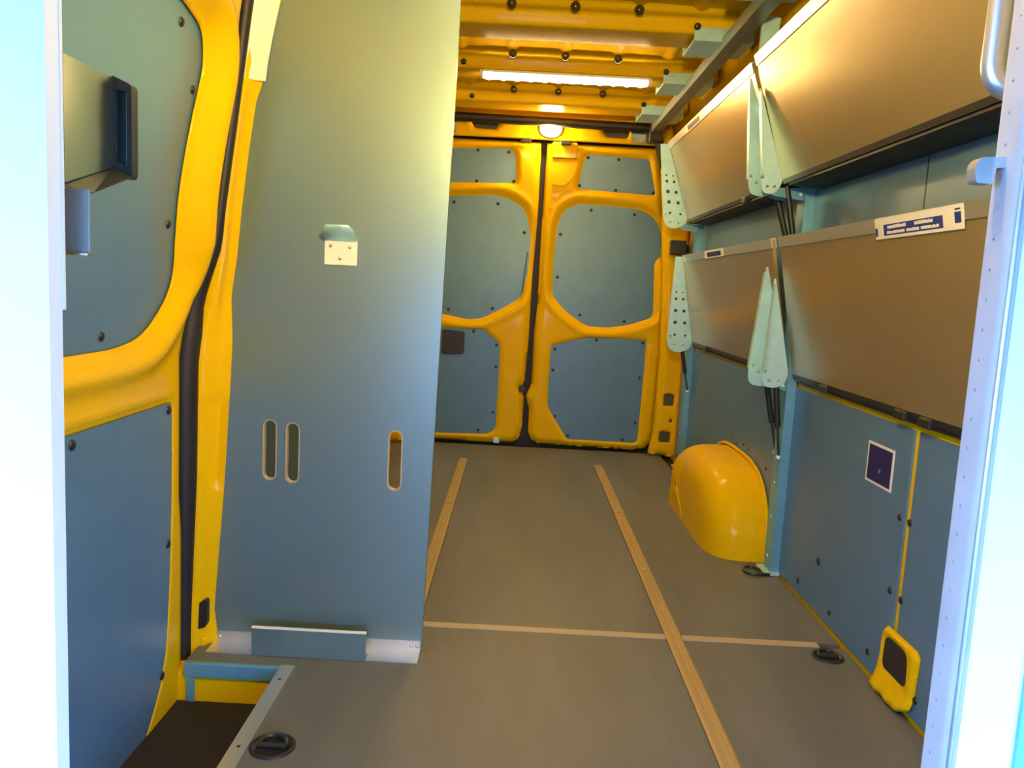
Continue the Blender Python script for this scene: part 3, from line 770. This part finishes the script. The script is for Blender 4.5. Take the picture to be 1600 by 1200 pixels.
# door seal
zs = list(np.linspace(1.95, -.10, 60))
path = [(float(np.interp(z, LZ, LX)) - .002 - .008, 1.928 + .008 * math.exp(-((z - .86) / .12) ** 2), z) for z in zs] + [(-.902, 1.915, -.13), (-.90, 1.87, -.152), (-.895, 1.75, -.158), (-.89, 1.5, -.16), (-.89, .9, -.16)]
rad = [float(np.interp(z, [-.14, .1, .45, .8, .95, 1.1, 1.6], [.016, .018, .030, .032, .020, .015, .016])) for z in zs] + [.02] * 5
new('door_seal', tube(B(), path, rad, 12), BLK, wl_, smooth=True)
bx('left_lower_fill', (-.95, 1.93, -.2), (-.87, 2.06, -.02), YEL, wl_, 0)

d3 = thing('door_3', 'yellow sliding side door with a grey panel above and below', 'door', (-.87, 1.25, -.1), kind='structure')
up = rounded([(.66, 1.50), (.66, .80), (1.415, .792), (1.60, .792), (1.715, .812), (1.795, .885), (1.817, .940), (1.800, 1.01), (1.778, 1.125), (1.785, 1.27), (1.807, 1.40), (1.775, 1.465), (1.65, 1.492), (1.40, 1.50)], [.02, .02, 0, .1, .1, .06, .04, .1, .1, .1, .06, .06, .1, 0], 4)
lo_ = rounded([(.66, .652), (1.80, .650), (1.838, .646), (1.838, .45), (1.828, .232), (1.808, .06), (1.775, -.022), (1.715, -.09), (1.66, -.135), (.66, -.14)], [.02, .0, .015, .05, .05, .05, .05, .03, .05, .02], 4)
outd = [(YF + .02, 1.93), (1.897, 1.93), (1.900, 1.57), (1.895, 1.314), (1.900, 1.022), (1.902, .90), (1.893, .80), (1.898, .685), (1.898, .434), (1.908, .20), (1.905, .0), (1.893, -.10), (1.855, -.145), (1.77, -.160), (YF + .02, -.165)]
upx = lambda z: -.905 + (z - .79) / (1.5 - .79) * (.905 - .796)
def d3map(V, dh, do):
    k = sstep(dh[0], .055)
    x = lx(V[:, 1]) * k + (upx(V[:, 1]) + .004) * (1 - k) - .002 * (1 - sstep(dh[1], .006)) - .030 * (1 - sstep(do, .018))
    # rolled rim round the upper panel and a crease above the lower one
    x += .020 * np.exp(-((dh[0] - .050) / .034) ** 2) * sstep(V[:, 1] - .70, .06)
    x += .006 * np.exp(-((V[:, 1] - .672) / .006) ** 2) * (dh[1] > .004) * (V[:, 0] < 1.84)
    return np.stack([x, V[:, 0], V[:, 1]], 1)
solidify(new('door_frame', relief(outd, [up, lo_], .014, d3map), YEL, d3, smooth=True, ang=75), .004, 1)
def tilt_panel(outline, fx, thick, nm):
    bm = B(); n = len(outline)
    c = np.mean(outline, 0)
    big = [tuple(c + (np.array(p) - c) * (1 + .014 / (np.hypot(*(np.array(p) - c)) + 1e-6))) for p in outline]
    tris = tessellate_polygon([[Vector((p[0], p[1], 0)) for p in big]])
    a = [bm.verts.new((fx(p[1]), p[0], p[1])) for p in big]; b = [bm.verts.new((fx(p[1]) - thick, p[0], p[1])) for p in big]
    for t in tris:
        try: bm.faces.new([a[i] for i in t]); bm.faces.new([b[i] for i in reversed(t)])
        except ValueError: pass
    for i in range(n): bm.faces.new((a[i], a[(i + 1) % n], b[(i + 1) % n], b[i]))
    return new(nm, bm, LIN, d3)
lox = lambda z: -.8885
tilt_panel(up, upx, .01, 'lining_panel'); tilt_panel(lo_, lox, .01, 'lining_panel')
for y, z in ((1.683, 1.452), (1.781, 1.342), (1.762, 1.053), (1.546, .820), (1.15, .82), (.95, 1.45)): button('fastener', (upx(z), y, z), (1, 0, -.16), d3, .010, .006)
for y, z in ((1.417, .632), (1.819, .634), (1.817, .315), (1.783, .005), (1.0, .63)): button('fastener', (lox(z), y, z), (1, 0, 0), d3, .011, .006)
bx('door_backing', (-.96, YF, -.18), (-.93, 1.93, .78), YEL, d3, 0)

# ================================================================ bulkhead at the cab
wf = thing('wall_front', 'pale metal bulkhead edge at the left of the doorway', 'wall', (-.70, .58, 0), kind='structure')
bx('bulkhead_sheet', (-1.02, .572, -.25), (-.4315, .584, 2.05), WHI, wf, .002)
bx('bulkhead_reflector', (-.98, .5845, .76), (-.4365, .5895, 1.88), YEL, wf, .001)  # unseen yellow face, added to warm the tall board's upper reflection
bx('bulkhead_reflector', (-.92, .5845, .01), (-.4365, .5895, .75), LIN, wf, .001)  # unseen grey face, added to keep the lower reflection dark
new('edge_flange', plate(B(), [(-.4345, .570), (-.4295, .570), (-.4295, .5865), (-.4345, .5865)], 'z', -.25, 2.05), WHI, wf)
bx('edge_plate', (-.4325, .5865, .925), (-.4285, .5905, 1.155), CRM, wf, .0008)
bx('bulkhead_head', (-1.02, .605, 1.42), (1.02, .62, 2.05), YEL, wf, .002)

lk = thing('lock_keeper', 'dull steel lock keeper box on the left bulkhead edge', 'lock', (-.44, .60, 1.01))
bm = B()
nr = [(-.4345, .60, 1.016), (-.4345, .60, 1.111), (-.50, .60, 1.111), (-.50, .60, 1.016)]
fr = [(-.4725, .75, 1.047), (-.4725, .75, 1.128), (-.53, .75, 1.128), (-.53, .75, 1.047)]
A_ = [bm.verts.new(p) for p in nr]; B_ = [bm.verts.new(p) for p in fr]
for i in range(4): bm.faces.new((A_[i], A_[(i + 1) % 4], B_[(i + 1) % 4], B_[i]))
bm.faces.new(A_[::-1]); bm.faces.new(B_)
bmesh.ops.bevel(bm, geom=bm.edges[:], offset=.002, segments=2, affect='EDGES')
new('keeper_body', bm, LOCK, lk)
bezel = rounded([(-.474, 1.040), (-.474, 1.130), (-.4555, 1.122), (-.4555, 1.038)], [.002, .003, .004, .006])
slt = [(-.470, 1.054), (-.470, 1.117), (-.4600, 1.116), (-.4600, 1.050)]
new('bezel', plate(B(), bezel, 'y', .748, .76, [slt]), LOCKD, lk)
bx('slot_liner', (-.4615, .7495, 1.051), (-.4588, .757, 1.116), CHR, lk, .0004)
bx('slot_back', (-.474, .757, 1.045), (-.4595, .760, 1.12), LOCK, lk, 0)
new('bezel_edge', box(B(), (-.4745, .7465, 1.05), (-.4728, .750, 1.127), .0004), CHR, lk)
solidify(new('keeper_underside', loft([[(-.4345, .600, 1.0155), (-.4448, .66, 1.0165), (-.4558, .748, 1.040)], [(-.436, .600, 1.0165), (-.4505, .66, 1.0285), (-.474, .748, 1.047)]]), LOCKD, lk), .0015, 0)
sp_ = thing('striker_plate', 'small bright steel plate below the lock keeper box', 'plate', (-.43, .60, .967))
new('plate', box(B(), (-.4385, .6045, .9675), (-.4185, .6075, 1.0145), .0006), STL, sp_)
new('plate_lip', box(B(), (-.4385, .600, .9655), (-.4180, .6075, .9675), .0004), CHR, sp_)

# sliding bulkhead door, pushed open to the right
d4 = thing('door_4', 'pale metal cab door slid open at the right, with hook and grab bar', 'door', (.6, .585, -.2), kind='structure')
bx('door_leaf', (.2515, .567, -.25), (1.02, .604, 1.895), WHI, d4, .003)
pr = rounded([(.244, .572), (.244, .600), (.2515, .606), (.2515, .567)], [.004, .004, 0, 0])
new('edge_channel', plate(B(), pr, 'z', -.25, 1.895), EDG, d4, smooth=True)
new('edge_bead', tube(B(), [(.2475, .5685, -.25), (.2475, .5685, 1.89)], .0016, 8), ALU, d4, smooth=True)
for z in np.arange(.55, 1.20, .022): button('edge_rivet', (.244, .588, float(z)), (-1, 0, 0), d4, .0013, .0006, STL)
bx('face_strip', (.294, .5645, -.25), (.310, .568, 1.89), UPR, d4, .0008)
hkp = rounded([(.2245, 1.0500), (.2225, 1.0620), (.2265, 1.0680), (.252, 1.0690), (.252, 1.0615), (.2375, 1.0610), (.2370, 1.0495)], [.0025, .006, .005, 0, 0, .002, .002])
bm = plate(B(), hkp, 'y', .5845, .5955); bmesh.ops.bevel(bm, geom=[e for e in bm.edges if e.calc_face_angle(0) > 1.2], offset=.0012, segments=2, affect='EDGES')
new('latch_hook', bm, SAT, d4, smooth=True)['label'] = 'chrome latch hook'
gp = arc_path([(.318, .606, 1.62), (.284, .680, 1.60), (.2790, .680, 1.1385), (.330, .665, 1.1365), (.345, .604, 1.130)], .022, 8)
new('grab_bar', tube(B(), gp, .0092, 16), SAT, d4, smooth=True)['label'] = 'satin grab bar bent to an L'

# ---- unseen cab behind the camera, its openings and dark trim shaping the daylight
TRIM = mat('dark_grey_cab_trim', (0.07, 0.07, 0.075), 0.7)
HEAD = mat('darkened_headliner', (0.14, 0.14, 0.14), 0.8)  # headliner colour darkened to cut bounce light into the load space
cb = thing('wall_cab', 'unseen dark cab shell behind the camera, right side opened to shape the daylight', 'wall', (0, -.6, -.4), kind='structure')
bx('cab_roof', (-1.02, -1.15, 1.46), (1.02, .565, 1.50), HEAD, cb, .004)
bx('cab_floor', (-1.02, -1.9, -.45), (1.02, .565, -.40), TRIM, cb, .004)
bx('dashboard', (-.98, -1.62, -.40), (.98, -1.10, .42), TRIM, cb, .05)
for s in (-1, 1):
    side = [(-1.95, -.45), (.565, -.45), (.565, 1.50), (-1.15, 1.50)]
    win = rounded([(-1.50, .02), (.30, .02), (.30, 1.05), (-1.12, 1.05)], .08) if s > 0 else rounded([(-1.40, .52), (.34, .48), (.42, 1.34), (-1.12, 1.30)], .06)
    x0, x1 = sorted((s * 1.0, s * 1.03))
    new('cab_side', plate(B(), side, 'x', x0, x1, [win]), TRIM, cb)
bx('screen_light_block', (-1.0, -1.22, 1.0), (1.0, -1.12, 1.48), TRIM, cb, .01)  # deep unseen block, added to keep sky light off the upper board
new('cab_nose', plate(B(), [(-1.95, -.45), (-1.62, .45), (-1.66, .46), (-1.99, -.45)], 'x', -1.0, 1.0), TRIM, cb)

# ================================================================ tie-down rings on the floor
def cup(x, y, label, r=.042):
    t = thing('tie_down_cup', label, 'tie-down', (x, y, 0), 'lashing points in the floor')
    bm = B(); n = 28; prof = [(r * 1.12, .0006), (r * 1.10, .004), (r * .98, .005), (r * .90, .0012), (r * .5, .0008), (0.0005, .0008)]
    R = [[bm.verts.new((x + q * math.cos(2 * math.pi * k / n), y + q * math.sin(2 * math.pi * k / n), z)) for k in range(n)] for q, z in prof]
    for a, b in zip(R, R[1:]):
        for k in range(n): bm.faces.new((a[k], a[(k + 1) % n], b[(k + 1) % n], b[k]))
    new('cup', bm, PLA, t, smooth=True, ang=50)
    rg = B(); pts = [(x + .65 * r * math.cos(a), y + .65 * r * math.sin(a), .006 + .004 * math.sin(a)) for a in np.linspace(-.2, math.pi + .2, 16)]
    tube(rg, pts, .005, 8); new('ring', rg, LOCKD, t, smooth=True)
    b = B(); tube(b, [(x - .7 * r, y - .005, .006), (x + .7 * r, y - .005, .006)], .006, 10); new('hinge_pin', b, PLA, t, smooth=True)
cup(-.549, 1.53, 'dark round tie-down cup in the near floor by the step')
cup(.800, 2.085, 'black tie-down cup in the floor by the right wall seam', .038)
t = thing('lashing_ring', 'small dark lashing ring on the floor beside the wheel arch', 'ring', (.782, 2.735, 0))
rg = B(); pts = [(.782 + .030 * math.cos(a), 2.735 + .040 * math.sin(a), .007) for a in np.linspace(0, 2 * math.pi, 24)]
tube(rg, pts, .005, 8, caps=False); new('ring', rg, PLA, t, smooth=True)
bx('ring_mount', (.800, 2.700, .0005), (.835, 2.725, .012), PLA, t, .003)
